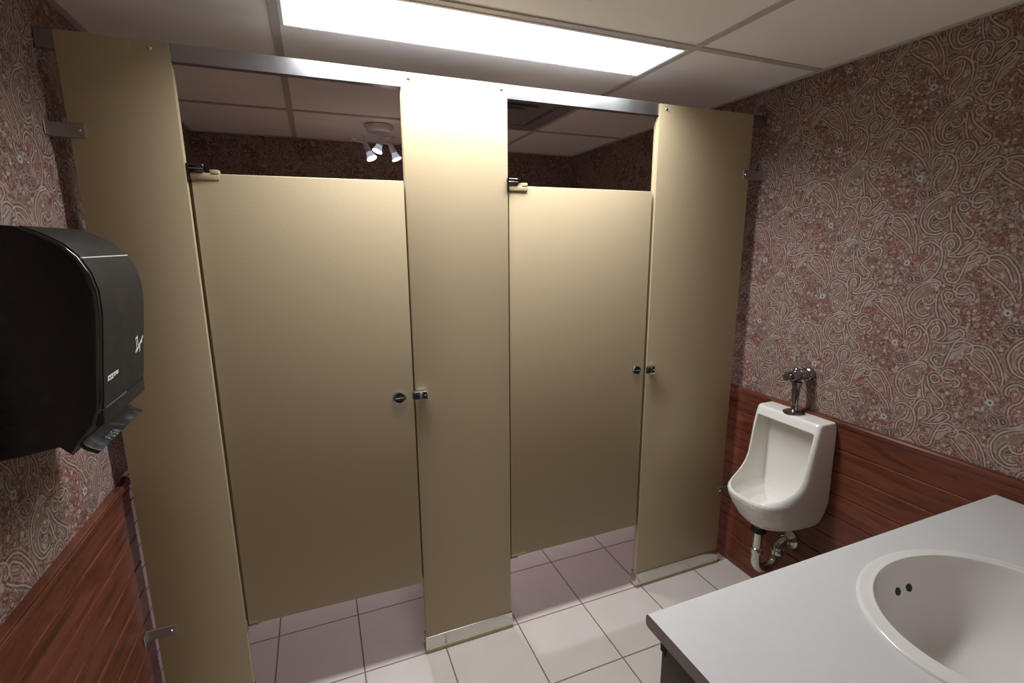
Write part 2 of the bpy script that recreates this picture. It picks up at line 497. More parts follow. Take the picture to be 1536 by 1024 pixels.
# suspended ceiling: panels lying in a bar grid
bx = [-1.269 + .0, -.050, 1.198, 2.417]
by = [YV, -1.450, -.840, -.2285, .400, 1.033, YF]
LX0, LX1, LY0, LY1 = -.038, 1.186, -.216, .065
cb = MB()
xs = [XL - .05, -.050, 1.198, XR + .05]
for i in range(3):
    for j in range(len(by) - 1):
        x0, x1, y0, y1 = xs[i], xs[i + 1], by[j], by[j + 1]
        if i == 1 and j == 3:                    # the light fills the near half of this bay
            cb.box((x0, LY1 + .004, ZC + .004), (x1, y1, ZC + .02)); continue
        if i == 1 and j == 4:                    # half panel, then the air diffuser
            cb.box((x0, y0, ZC + .004), (.588, y1, ZC + .02)); continue
        cb.box((x0 + .001, y0 + .001, ZC + .004), (x1 - .001, y1 - .001, ZC + .02 + .001 * ((i + j) % 2)))
ceil = struct('ceiling', cb.box((XL - T, YV - T, ZC + .13), (XR + T, YF + T, ZC + .2)), M['ceiling'])
gb = MB()
for x in (-.050, 1.198): gb.box((x - .012, YV, ZC - .001), (x + .012, YF, ZC + .004))
for y in by[1:-1]:
    for a, b in zip(xs, xs[1:]):
        gb.box((max(a + .012, XL), y - .012, ZC - .0005), (min(b - .012, XR), y + .012, ZC + .0035))
for x in (XL, XR - .018): gb.box((x, YV, ZC - .001), (x + .018, YF, ZC + .004))
gb.box((XL, YF - .018, ZC - .001), (XR, YF, ZC + .004))
struct('grid_bar', gb, M['tbar'], ceil)

# wood wainscot and chair rails
def wainscot(name, xw, sgn, y0, y1):
    mb = MB(); z = .002
    for k in range(9):
        z1 = .145 + .09 * k if k < 8 else .842
        mb.box((xw, y0, z + .0006), (xw + sgn * .013, y1, min(z1, .842) - .0006), .0042, 2)
        z = z1
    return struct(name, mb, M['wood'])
wainscot('trim_1', XR, -1, YB + .002, .30)
wainscot('trim_2', XL, 1, YV, .064)
def rail(name, xw, sgn, y0, y1, zt):
    pts = [(0, zt - .046), (.014, zt - .046), (.016, zt - .036), (.015, zt - .030), (.019, zt - .022), (.024, zt - .014), (.024, zt - .005), (.019, zt), (0, zt)]
    mb = MB().prism([(xw + sgn * p, q) for p, q in pts], 'y', y0, y1, .002)
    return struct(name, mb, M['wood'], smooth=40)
rail('trim_3', XR, -1, YB + .002, .30, .886)
rail('trim_4', XL, 1, YV, .064, .868)
struct('trim_5', MB().box((XL, .066, .001), (XL + .010, .32, .875), .001), M['wall_tile'])
wainscot('trim_6', XL, 1, .324, YF - .001)
rail('trim_7', XL, 1, .324, YF - .001, .868)
wainscot('trim_8', XR, -1, .302, YF - .001)
rail('trim_9', XR, -1, .302, YF - .001, .886)

# ------------------------------------------------------------------ toilet partition
def pilaster(x0, x1, label, bolts, fillers):
    t = thing('pilaster', label, 'partition post', ((x0 + x1) / 2, .015, 0), 'pilasters of the toilet stalls')
    # the top of the sheet folds over the head rail
    prof = [(0, .022), (0, ZT), (.0028, ZT), (.0028, 2.0125), (.030, 2.0125), (.030, .022)]
    MB().prism(prof, 'x', x0, x1, .0022).build('panel', M['partition'], t, 40)
    e = MB()                                        # folded seam along both edges
    for x in (x0, x1): e.box((x - .0008, .011, .075), (x + .0008, .019, 2.011), .0005, 1)
    e.build('edge_seam', M['partition_edge'], t)
    for bx_ in bolts:
        b = MB(); b.lathe([(.0001, -.0038), (.003, -.0036), (.0052, -.0022), (.0062, 0), (.0062, .001)], (bx_, 0, 2.038), (0, 1, 0), 14)
        b.build('bolt', M['steel'], t, 40)
    for a, b, y, za, zb in fillers:                    # filler strip added on the back so the gap beside a door stays dark
        MB().box((a, y, za), (b, y + .003, zb), .0006, 1).build('gap_filler', M['partition'], t)
    s = MB(); s.box((x0 - .004, -.005, .001), (x1 + .004, .035, .0695), .002, 2)
    sh = s.build('shoe', M['steel'], t, 40); sh['label'] = 'polished steel shoe'
    c = MB(); c.box((x0 - .006, -.0085, .0005), (x1 + .006, .0385, .018), .003, 2)
    c.build('caulk_bead', M['caulk'], sh, 40)
    return t
PA, PB, PC = (-.5414, -.3043), (.2854, .633), (1.2473, 1.7197)
pl = pilaster(*PA, 'narrow tan steel pilaster at the left wall, behind the black towel dispenser', [-.347], [(PA[1] - .02, PA[1] + .0078, .0306, .33, 1.732)])
pc = pilaster(*PB, 'tan steel pilaster in the middle, between the two stall doors', [.309, .612], [(PB[0] - .018, PB[0] + .02, .0306, .31, 1.735), (PB[1] - .02, PB[1] + .012, .0306, .33, 1.732)])
pr = pilaster(*PC, 'broad tan steel pilaster at the right, beside the urinal', [1.279], [(PC[0] - .024, PC[0] + .02, .0306, .315, 1.735)])

def tab(t, xa, xw, z, h, sgn):
    """wall bracket: a plate on the pilaster's face with a foot on the wall"""
    y = -.0035
    b = MB(); b.box((xa, y - .003, z - h / 2), (xw - sgn * .0008, y + .0032, z + h / 2), .0012, 2)
    b.box((xw - sgn * .0038, y - .024, z - h / 2), (xw - sgn * .0006, y + .002, z + h / 2), .0010, 1)
    o = b.build('wall_bracket', M['bracket'], t)
    s = MB(); s.lathe([(.0001, -.0035), (.0035, -.003), (.0055, 0), (.0055, .001)], (xa + sgn * .012, y - .003, z), (0, 1, 0), 12)
    s.build('screw', M['steel'], o, 40)
tab(pl, -.507, XL, 1.827, .034, -1)
tab(pl, -.489, XL + .013, .373, .034, -1)
tab(pr, 1.683, XR, 1.819, .038, 1)
tab(pr, 1.692, XR - .013, .385, .034, 1)

# head rail: an aluminium channel running over everything
h = MB()
h.prism([(.0035, 2.0135), (.0035, 2.056), (.006, 2.058), (.027, 2.058), (.0295, 2.056), (.0295, 2.0135)], 'x', XL + .002, XR - .002, .0006)
hr = h.build('head_rail', M['alu'], None, 30)
tag(hr, 'long silver aluminium head rail spanning the tops of the stalls below the ceiling light', 'rail')

def stall_door(x0, x1, y0, y1, z0, z1, label, latch, keeper_flip):
    """hinged at x0; y0 / y1 are the front face at the hinge and the free edge"""
    t = thing('stall_door', label, 'door', (x0, y0, z0), 'toilet stall doors')
    def Y(x): return y0 + (y1 - y0) * (x - x0) / (x1 - x0)
    TH = .0254
    mb = MB(); v = []
    pts = [(x0, Y(x0)), (x1, Y(x1)), (x1, Y(x1) + TH), (x0, Y(x0) + TH)]
    mb.prism(pts, 'z', z0, z1, .0026, 3)
    mb.build('panel', M['partition'], t, 40)
    e = MB()
    e.box((x0 + .004, y0 + .009, z1 - .0006), (x1 - .004, y0 + .017, z1 + .0008), .0004, 1)
    e.build('edge_seam', M['partition_edge'], t)
    # top hinge cap, cut into the corner of the door
    c = MB()
    c.box((x0 - .0015, y0 - .0035, z1 - .017), (x0 + .068, y0 + TH + .003, z1 + .0012), .0012, 2)
    c.box((x0 + .046, y0 - .0035, z1 - .004), (x0 + .068, y0 + TH + .003, z1 + .0105), .0012, 2)
    c.build('hinge_cap', M['partition'], t, 40)
    # black pivot bracket bolted to the pilaster above it
    k = MB()
    k.box((x0 - .0090, y0 - .007, z1 + .0015), (x0 + .034, y0 + TH + .004, z1 + .025), .005, 3)
    k.box((x0 - .0090, y0 - .009, z1 - .022), (x0 - .0022, y0 + TH + .004, z1 + .025), .002, 2)
    kb = k.build('pivot_bracket', M['black_chrome'], t, 40); kb['label'] = 'shiny black pivot bracket'
    r = MB(); r.box((x0 - .008, y0 - .0078, z1 + .011), (x0 + .033, y0 - .0064, z1 + .0135), .0006, 1)
    r.build('bracket_rib', M['chrome'], kb)
    # bottom hinge
    c = MB()
    c.box((x0 - .0015, y0 - .0008, z0 - .0006), (x0 + .062, y0 + TH + .002, z0 + .012), .002, 2)
    c.build('hinge_cap', M['partition'], t, 40)
    k = MB()
    k.prism([(x0 - .007, y0), (x0 + .026, y0), (x0 + .034, y0 + .010), (x0 + .026, y0 + TH), (x0 - .007, y0 + TH)], 'z', z0 - .009, z0 - .002, .0015)
    k.box((x0 - .0088, y0 - .002, z0 - .024), (x0 - .0045, y0 + TH, z0 + .022), .0012, 2)
    k.build('pivot_bracket', M['bracket'], t, 40)
    # round turn button
    lx, lz, lr = latch
    y = Y(lx)
    l = MB(); l.lathe([(lr, .002), (lr, -.002), (lr * .93, -.0055), (lr * .82, -.0065), (lr * .80, -.004), (.0001, -.0035)], (lx, y, lz), (0, 1, 0), 32)
    lo = l.build('latch', M['chrome'], t, 40)
    l = MB(); l.lathe([(lr * .79, -.0030), (lr * .77, -.0042), (.0001, -.0046)], (lx, y, lz), (0, 1, 0), 32)
    l.build('latch_disc', M['rubber'], lo, 40)
    l = MB(); l.box((lx - lr * .62, y - .0075, lz - .0022), (lx + lr * .62, y - .0042, lz + .0022), .001, 2)
    l.build('turn_slot', M['chrome_dull'], lo, 40)
    return t
# wide keepers fastened to the pilasters
def keeper(t, x0, x1, z, hh):
    b = MB(); y = 0
    pts = [(x0 + .006, y - .0165), (x1, y - .0165), (x1, y + .0005), (x0 + .016, y + .0005), (x0 + .016, y - .006), (x0 + .003, y - .009)]
    b.prism(pts, 'z', z - hh / 2, z + hh / 2, .0015)
    k = b.build('keeper', M['chrome'], t, 40)
    b = MB(); b.box((x0, y - .0155, z - hh * .36), (x0 + (x1 - x0) * .45, y - .0185, z + hh * .36), .004, 3)
    b.box((x0 - .0015, y - .0165, z - hh * .36), (x0 + .006, y - .008, z + hh * .36), .002, 2)
    b.build('bumper', M['rubber'], k, 40)
    b = MB(); b.box((x1 - (x1 - x0) * .36, y - .0160, z - hh * .36), (x1 - .003, y - .0174, z + hh * .36), .0006, 1)
    b.build('screw_recess', M['black_chrome'], k, 40)
    b = MB(); b.lathe([(.0001, -.0215), (.0032, -.0208), (.0045, -.018), (.0045, -.017)], (x1 - (x1 - x0) * .18, y, z), (0, 1, 0), 14)
    b.build('screw', M['chrome'], k, 40)
stall_door(-.2950, .2790, .013, -.004, .308, 1.7385, 'left stall door of tan steel, with the black disc latch at its right edge', (.231, 1.034, .0235), 0)
stall_door(.6385, 1.2345, .004, .004, .312, 1.7385, 'right stall door of tan steel, beside the pilaster that stands next to the urinal', (1.1985, 1.029, .020), 0)
keeper(pc, .276, .325, 1.0375, .034)
keeper(pr, 1.2385, 1.277, 1.0275, .036)

# panel between the two stalls
dv = thing('divider_panel', 'tan steel panel dividing the two stalls, running back from the middle pilaster', 'partition panel', (.352, .04, .30))
MB().box((.3395, .034, .305), (.3649, YF - .008, 1.7385), .0025, 2).build('panel', M['partition'], dv, 40)
for z in (.40, 1.02, 1.64):
    MB().box((.334, YF - .03, z - .02), (.3705, YF - .001, z + .02), .002, 1).build('stirrup_bracket', M['steel'], dv)
    MB().box((.334, .0305, z - .02), (.3705, .06, z + .02), .002, 1).build('stirrup_bracket', M['steel'], dv)

# ------------------------------------------------------------------ ceiling fixtures
lt = thing('ceiling_light', 'long glowing fluorescent ceiling light above the stall doors', 'light', ((LX0 + LX1) / 2, (LY0 + LY1) / 2, ZC))
f = MB(); w = .010
f.box((LX0, LY0, ZC - .003), (LX1, LY0 + w, ZC + .003), .001, 1).box((LX0, LY1 - w, ZC - .003), (LX1, LY1, ZC + .003), .001, 1)
f.box((LX0, LY0 + w, ZC - .003), (LX0 + w, LY1 - w, ZC + .003), .001, 1).box((LX1 - w, LY0 + w, ZC - .003), (LX1, LY1 - w, ZC + .003), .001, 1)
f.build('frame', M['white_paint'], lt)
MB().box((LX0 + .004, LY0 + .004, ZC + .011), (LX1 - .004, LY1 - .004, ZC + .10), .004, 1).build('housing', M['white_paint'], lt)
MB().box((LX0 + w + .0005, LY0 + w + .0005, ZC + .0005), (LX1 - w - .0005, LY1 - w - .0005, ZC + .0035)).build('lens', M['lens'], lt)
for x, y in ((.02, LY1 - .005), (1.10, LY1 - .005), (1.10, LY0 + .005)):
    MB().lathe([(.0001, -.006), (.003, -.005), (.0035, -.002)], (x, y, ZC), (0, 0, 1), 10).build('latch_pin', M['chrome'], lt, 40)

al = bpy.data.lights.new('fluorescent_tubes', 'AREA'); al.shape = 'RECTANGLE'; al.size = LX1 - LX0 - .03; al.size_y = .15
al.energy = 21.0; al.color = (.975, .985, 1.0); al.spread = math.radians(142)      # the prismatic lens sends its light mostly downwards
ao = bpy.data.objects.new('fluorescent_tubes', al); COL.objects.link(ao); ao.parent = lt; ao.location = (0, -.03, -.002)

# air diffuser over the right stall
vx0, vx1, vy0, vy1 = .592, 1.184, .414, 1.019
vt = thing('air_vent', 'grey square air vent with nested louvres in the ceiling above the right stall', 'vent', ((vx0 + vx1) / 2, (vy0 + vy1) / 2, ZC))
cx, cy = (vx0 + vx1) / 2, (vy0 + vy1) / 2
def sq(r, z): return [(cx - r, cy - r, z), (cx + r, cy - r, z), (cx + r, cy + r, z), (cx - r, cy + r, z)]
MB().rings([sq(.2955, ZC + .004), sq(.2955, ZC + .001), sq(.222, ZC - .002), sq(.216, ZC + .022), sq(.2955, ZC + .010)], False, False).build('frame', M['vent'], vt)
for r in (.185, .132, .080):
    m_ = MB(); m_.rings([sq(r - .030, ZC + .030), sq(r, ZC - .004), sq(r + .004, ZC - .003), sq(r - .026, ZC + .032)], False, False)
    m_.build('louvre', M['vent'], vt)
MB().box((cx - .030, cy - .030, ZC - .003), (cx + .030, cy + .030, ZC + .0), .002, 1).build('louvre', M['vent'], vt)
MB().box((cx - .225, cy - .225, ZC + .060), (cx + .225, cy + .225, ZC + .064)).build('duct', M['duct'], vt)

# three-head spot fixture behind the middle pilaster
SX, SY = .372, 1.20
sp = thing('spot_light_fixture', 'small grey ceiling spot fixture with three tilted heads, seen above the left stall door', 'light', (SX, SY, ZC))
MB().lathe([(.0001, -.030), (.056, -.032), (.064, -.027), (.074, -.004), (.074, .0)], (SX, SY, ZC - .001), (0, 0, 1), 36).build('canopy', M['grey_metal'], sp, 40)
a0 = Vector((SX - .095, SY - .055, ZC - .062)); a1 = Vector((SX + .085, SY + .04, ZC - .046))
b_ = MB(); b_.tube([a0, a0.lerp(a1, .5), a1], .0045, 10)
b_.tube([(SX, SY - .01, ZC - .03), (SX + .012, SY - .008, ZC - .054)], .006, 10)
b_.build('bar', M['grey_metal'], sp, 40)
SPOT_W = 29.0
def head(top, stem, pole, d, L, big):
    """a head on a short stem from the bar: cone shade with a bulb, and the long aiming handle"""
    p = Vector(top); q = p + Vector((0, 0, -stem)); d = Vector(d).normalized()
    h_ = MB(); h_.tube([p, q], .0042, 10)
    h_.lathe([(.0001, -.006), (.010, -.005), (.0135, .004), (.0150, L * .55), (.0175, L)], q, d, 22)
    ho = h_.build('spot_head', M['grey_metal'], sp, 40)
    e = q + d * L
    b1 = MB(); b1.lathe([(.0001, -.002), (.0150, -.002), (.0180, .010), (.0225, .022), (.0255, .030)], e, d, 22); b1.build('bulb_reflector', M['reflector'], ho, 40)
    b2 = MB(); b2.lathe([(.0255, .0302), (.0268, .032), (.0268, .036), (.0235, .0375), (.0001, .0375)], e, d, 22); b2.build('bulb', M['bulb'], ho, 40)
    spot(e + d * .050, d, SPOT_W)
    if pole:
        t_ = MB(); t_.tube([q + Vector((-.008, 0, .002)), q + Vector(pole)], .0032, 8); t_.build('aiming_handle', M['white_paint'], ho, 40)
def spot(loc, d, e):
    l = bpy.data.lights.new('spot_bulb', 'SPOT'); l.energy = e; l.color = (1, .83, .93); l.spot_size = math.radians(112); l.spot_blend = 1.0; l.shadow_soft_size = .010
    o = bpy.data.objects.new('spot_bulb', l); COL.objects.link(o); o.parent = sp
    o.location = Vector(loc) - sp.location; o.rotation_euler = Vector(d).to_track_quat('-Z', 'Y').to_euler()
head(a0.lerp(a1, .08), .042, (-.062, -.004, .020), (.30, -.25, -.80), .050, 1)
head(a0.lerp(a1, .60), .008, None, (-.32, -.10, -.80), .042, 1)
head(a0.lerp(a1, .86), .038, (-.055, .01, .012), (.34, -.12, -.85), .048, 1)

# ------------------------------------------------------------------ paper towel dispenser
DY0, DY1 = -.50, -.238
dp = thing('paper_towel_dispenser', 'big black lever paper towel dispenser hanging on the left wall', 'dispenser', (XL, (DY0 + DY1) / 2, 1.156))
side = [(-.5813, 1.580), (-.500, 1.581), (-.470, 1.578)] + [(-.444, 1.567), (-.415, 1.549), (-.394, 1.525), (-.381, 1.496), (-.3745, 1.462), (-.3755, 1.420),
        (-.383, 1.360), (-.390, 1.309), (-.396, 1.258), (-.401, 1.231)]
low = [(-.405, 1.228), (-.412, 1.206), (-.430, 1.186), (-.441, 1.172), (-.456, 1.153), (-.472, 1.172), (-.520, 1.164), (-.5813, 1.157)]
body = MB(); body.prism(side + low, 'y', DY0 + .002, DY1 - .002, .012, 5)
bo = body.build('cover', M['black_gloss'], dp, 35)
# matt front band wrapping over the top and down the face
band = MB()
o_ = side[2:]; nb = len(o_)
def off(i, d):
    p = Vector(o_[max(i - 1, 0)]); q = Vector(o_[min(i + 1, nb - 1)]); t_ = (q - p).normalized(); n_ = Vector((-t_.y, t_.x))
    if n_.x < 0 and n_.y < .2: n_ = -n_
    return Vector(o_[i]) + n_ * d
# resample the band outline so it rounds smoothly
ring = []
for i in range(nb):
    a = off(i, .0016); b = off(i, -.010)
    ring.append([(a.x, DY0 + .0125, a.y), (a.x, DY1 - .0105, a.y), (b.x, DY1 - .0105, b.y), (b.x, DY0 + .0125, b.y)])
band.rings(ring)
fr = band.build('front_panel', M['dispenser_front'], dp, 35); fr['label'] = 'matt dark grey front face'
def front_x(z):
    for (xa, za), (xb, zb) in zip(side, side[1:]):
        if zb <= z <= za and za != zb: return xa + (xb - xa) * (z - za) / (zb - za)
    return -.40
sm = MB(); sm.box((front_x(1.523) - .003, DY0 + .011, 1.5215), (front_x(1.523) + .0030, DY1 - .011, 1.5242), .0008, 1)
sm.build('seam', M['grey_metal'], dp)
lp = MB(); lp.prism([(-.412, 1.236), (-.3965, 1.236), (-.3985, 1.208), (-.412, 1.200)], 'y', DY0 + .006, DY1 - .012, .002)
lp.build('chute_lip', M['dispenser_front'], dp, 40)
tb = MB()
for i in range(22):
    y = DY0 + .018 + i * .0052
    tb.prism([(y, 1.2360), (y + .0036, 1.2360), (y + .0018, 1.2390)], 'x', -.3975, -.3962)
t_o = tb.build('tear_teeth', M['grey_ink'], dp)
kn = MB(); kn.lathe([(.006, 0), (.006, .007), (.004, .010), (.0001, .0105)], (-.4030, DY1 - .007, 1.262), (0, 1, 0), 14)
kn.build('lock_button', M['dispenser_front'], dp, 40)
lv = MB()
cur = [(-.4150, 1.214), (-.4230, 1.200), (-.4330, 1.187), (-.4360, 1.178), (-.4320, 1.170), (-.4230, 1.163), (-.4105, 1.1565)]
back = [(x - .006, z - .006) for x, z in cur][::-1]
lv.prism(cur + back, 'y', DY0 + .004, DY1 - .002, .0012)
lv.build('lever', M['lever'], dp, 40)
# lettering: a small white panel with dark letters, the script emblem, the worn word on the lever
def strokes(name, mat, parent, polys, org, eu, ev, r, lift):
    mb = MB(); eu = Vector(eu); ev = Vector(ev); n_ = eu.cross(ev).normalized()
    for pl_ in polys:
        for a, b in zip(pl_, pl_[1:]):
            A = Vector(org) + eu * a[0] + ev * a[1] + n_ * lift; B = Vector(org) + eu * b[0] + ev * b[1] + n_ * lift
            t = (B - A).normalized(); s_ = t.cross(n_) * r
            q = [A - s_ - t * r, A + s_ - t * r, B + s_ + t * r, B - s_ + t * r]
            vs = [mb.bm.verts.new(c) for c in q] + [mb.bm.verts.new(c + n_ * .0003) for c in q]
            for f_ in ((0, 1, 2, 3), (7, 6, 5, 4), (0, 4, 5, 1), (1, 5, 6, 2), (2, 6, 7, 3), (3, 7, 4, 0)):
                mb.bm.faces.new([vs[i] for i in f_])
    bmesh.ops.recalc_face_normals(mb.bm, faces=mb.bm.faces[:])
    return mb.build(name, mat, parent)
slope = Vector((-.007, 0, -.0515)).normalized() * -1      # up along the front face
tn = .0018
lz = 1.2905
lx_ = front_x(lz) + tn
strokes('lettering', M['ink'], fr, [[(.000, .0045), (.024, .0045)], [(.025, .0030), (.052, .0045)], [(.000, .0012), (.026, .0010)], [(.000, .0078), (.052, .0082)]],
        (lx_, DY0 + .030, lz - .0035), (0, 1, 0), slope, .0018, .0003)
strokes('lettering', M['black_gloss'], fr, [[(.004, .006), (.008, .003)], [(.011, .003), (.014, .006)], [(.018, .003), (.018, .006)], [(.028, .001), (.028, .007)], [(.037, .005), (.041, .003)]],
        (lx_, DY0 + .030, lz - .0035), (0, 1, 0), slope, .0007, .0007)
ez = 1.318
strokes('emblem', M['ink'], fr, [[(-.002, .022), (.008, .026), (.012, .010), (.020, .000)], [(.001, .016), (.006, .000), (-.002, -.008), (.006, -.006), (.030, .010), (.046, .020)],
                               [(.016, -.002), (.026, .006), (.040, .010)], [(.026, .006), (.024, -.010)]],
        (front_x(ez) + tn, DY1 - .066, ez), (0, 1, 0), slope, .0018, .0003)
def letter(x, kind):
    L = {'P': [[(0, 0), (0, 1), (.6, 1), (.6, .5), (0, .5)]], 'U': [[(0, 1), (0, 0), (.6, 0), (.6, 1)]], 'S': [[(.6, 1), (0, 1), (0, .5), (.6, .5), (.6, 0), (0, 0)]], 'H': [[(0, 0), (0, 1)], [(.6, 0), (.6, 1)], [(0, .5), (.6, .5)]]}[kind]
    return [[(x + p * .011, q * .011) for p, q in st] for st in L]
pol = []
for i, ch in enumerate('PUSH'): pol += letter(i * .014, ch)
ev = (Vector((-.4230, 0, 1.163)) - Vector((-.4105, 0, 1.1565))).normalized()
strokes('lettering', M['grey_ink'], [c for c in dp.children if c.name.startswith('lever')][0], pol, (-.4118, DY0 + .060, 1.1579), (0, 1, 0), ev, .0010, .0006)

# ------------------------------------------------------------------ urinal
UY = -.316
def dsec(z, d, w, n, back=0.0, m=22):
    """D shaped section: flat against the wall, super-elliptic front"""
    pts = []
    r0 = .35 * d
    for i in range(m + 1):
        a = PI * i / m
        c_, s_ = math.cos(a), math.sin(a)
        yy = UY + w * math.copysign(abs(c_) ** (2 / n), c_)
        xx = XR - .0135 - back - (d - .0135 - back) * abs(s_) ** (2 / n)
        pts.append((xx, yy, z))
    return pts
TAB = [(.404, .165, .066, 2.3), (.412, .205, .088, 2.4), (.428, .240, .108, 2.5), (.456, .266, .125, 2.7), (.500, .290, .138, 3.0), (.535, .304, .145, 3.2), (.552, .307, .1465, 3.3),
       (.562, .302, .1465, 3.4), (.574, .284, .146, 3.6), (.586, .256, .146, 4.0), (.599, .224, .146, 4.8), (.614, .194, .146, 6), (.634, .169, .146, 7.5), (.664, .151, .1455, 9), (.720, .138, .145, 11),
       (.790, .126, .145, 13), (.840, .116, .144, 14), (.868, .109, .142, 14), (.876, .104, .139, 14)]
CAV = [(.446, .150, .040, 2.2, .07), (.456, .200, .070, 2.4, .055), (.478, .240, .094, 2.6, .045), (.510, .270, .112, 2.9, .038), (.538, .291, .121, 3.2, .034), (.556, .299, .1235, 3.4, .032), (.60, .300, .1245, 3.5, .031), (.66, .299, .1255, 3.6, .030), (.830, .299, .127, 4.0, .030), (.836, .299, .124, 4.0, .036)]
mb = MB(); mb.rings([dsec(*r) for r in TAB]); outer = mb.build('tmp_outer', M['porcelain'])
mb = MB(); mb.rings([dsec(z, d, w, n, bk) for z, d, w, n, bk in CAV]); inner = mb.build('tmp_inner', M['porcelain'])
bl = outer.modifiers.new('b', 'BOOLEAN'); bl.operation = 'DIFFERENCE'; bl.object = inner; bl.solver = 'EXACT'
rm = outer.modifiers.new('r', 'REMESH'); rm.mode = 'VOXEL'; rm.voxel_size = .0027
smd = outer.modifiers.new('s', 'SMOOTH'); smd.factor = .5; smd.iterations = 5
bpy.context.view_layer.update()
ume = evaluated(outer)
bpy.data.objects.remove(outer); bpy.data.objects.remove(inner)
ur = thing('urinal', 'white porcelain wall urinal with chrome flush valve on the right wall', 'urinal', (XR - .014, UY, .404))
ume.name = 'bowl'; ub = bpy.data.objects.new('bowl', ume); COL.objects.link(ub)
for p in ume.polygons: p.use_smooth = True
ume.transform(Matrix.Translation(-ur.location)); ub.parent = ur
VX = 1.727
fl = MB(); fl.lathe([(.0395, .0), (.0395, .003), (.034, .007), (.020, .013), (.0135, .016), (.0135, .030)], (VX, UY, .876), (0, 0, 1), 30)
fo = fl.build('spud_flange', M['chrome_dark'], ur, 40)
fv = MB()
fv.lathe([(.0105, .028), (.0125, .060), (.0150, .098), (.0150, .112), (.019, .114), (.019, .128), (.014, .131)], (VX, UY, .876), (0, 0, 1), 24)
fv.lathe([(.0185, -.014), (.0200, -.010), (.0200, .030), (.0185, .032), (.0185, .036), (.0205, .038), (.0205, .074), (.0245, .077), (.0255, .092), (.0255, .0985)], (XR - .099, UY, 1.030), (1, 0, 0), 26)
fv.lathe([(.013, 0), (.013, .010), (.009, .016), (.0001, .017)], (VX - .008, UY, 1.044), (0, 0, 1), 18)
vo_ = fv.build('flush_valve', M['chrome_dark'], ur, 40)
hd = MB()
hd.lathe([(.009, 0), (.009, .012), (.015, .014), (.0165, .018), (.015, .021), (.0001, .022)], (XR - .111, UY, 1.030), (-1, 0, 0), 20)
hd.tube([(XR - .118, UY, 1.034), (XR - .134, UY - .002, 1.046), (XR - .140, UY - .002, 1.048)], [.0055, .005, .006], 10)
hd.tube([(XR - .118, UY, 1.026), (XR - .130, UY - .002, 1.016)], [.0055, .006], 10)
hd.build('flush_handle', M['chrome_dark'], vo_, 40)
# trap
TX, R_ = 1.600, .019
path = [(TX, UY, .402), (TX, UY, .268)]
cxu, czu, ru = TX + .062, .262, .062
path += [(cxu - ru * math.cos(math.radians(a)), UY, czu - ru * math.sin(math.radians(a))) for a in range(15, 166, 15)]
path += [(TX + .124, UY, .262), (TX + .124, UY, .272), (TX + .128, UY - .001, .288), (TX + .142, UY - .002, .301), (TX + .160, UY - .003, .305), (XR - .016, UY - .004, .306)]
tr = MB(); tr.tube(path, R_, 20)
to = tr.build('drain_trap', M['chrome_dull'], ur, 50)
for (nx, nz, r1, hh) in ((TX, .392, .030, .018), (TX, .302, .026, .022), (TX + .124, .262, .026, .022)):
    q = MB(); q.lathe([(R_, 0), (r1, .002), (r1, hh * .5), (r1 * .95, hh - .003), (R_, hh)], (nx, UY, nz - hh / 2), (0, 0, 1), 24)
    q.build('slip_nut', M['chrome_dull'] if nz < .38 else M['rubber'], to, 40)
q = MB(); q.lathe([(.021, 0), (.022, .004), (.026, .012), (.036, .022), (.041, .0265), (.041, .029)], (XR - .0425, UY - .004, .306), (1, 0, 0), 30)
q.build('wall_escutcheon', M['chrome_dull'], to, 40)

# ------------------------------------------------------------------ vanity
CX0, CY1, CZ = .555, -.929, .8264
BX, BY, BA, BB = 1.169, -1.2075, .2615, .2135        # basin ellipse
ct = MB()
r = .009
prof = [(CY1 - .0, CZ - .014)] + [(CY1 - r + r * math.cos(math.radians(a)), CZ - r + r * math.sin(math.radians(a))) for a in (0, 22, 45, 67, 90)]
prof += [(YB + .001, CZ), (YB + .001, CZ - .0285)] + [(CY1 - r + r * math.cos(math.radians(a)), CZ - .0285 + r + r * math.sin(math.radians(a))) for a in (-90, -60, -30, 0)]
ct.prism(prof, 'x', CX0, XR - .026)
co = ct.build('tmp_top', [M['laminate'], M['laminate_edge']])
ho_ = MB(); ho_.rings([[(BX + .245 * math.cos(2 * PI * i / 64), BY + .197 * math.sin(2 * PI * i / 64), z) for i in range(64)] for z in (CZ - .1, CZ + .1)])
hole = ho_.build('tmp_hole', M['laminate_edge'])
bl = co.modifiers.new('b', 'BOOLEAN'); bl.object = hole; bl.operation = 'DIFFERENCE'; bl.solver = 'EXACT'
bpy.context.view_layer.update()
cme = evaluated(co); bpy.data.objects.remove(co); bpy.data.objects.remove(hole)
cme.name = 'countertop'
for p in cme.polygons:
    p.material_index = 1 if (p.normal.x < -.9 and p.center.x < CX0 + .01) or p.normal.z < -.5 else 0
cto = bpy.data.objects.new('countertop', cme); COL.objects.link(cto)
tag(cto, 'pale grey laminate countertop with a brown end, around the oval basin', 'countertop')

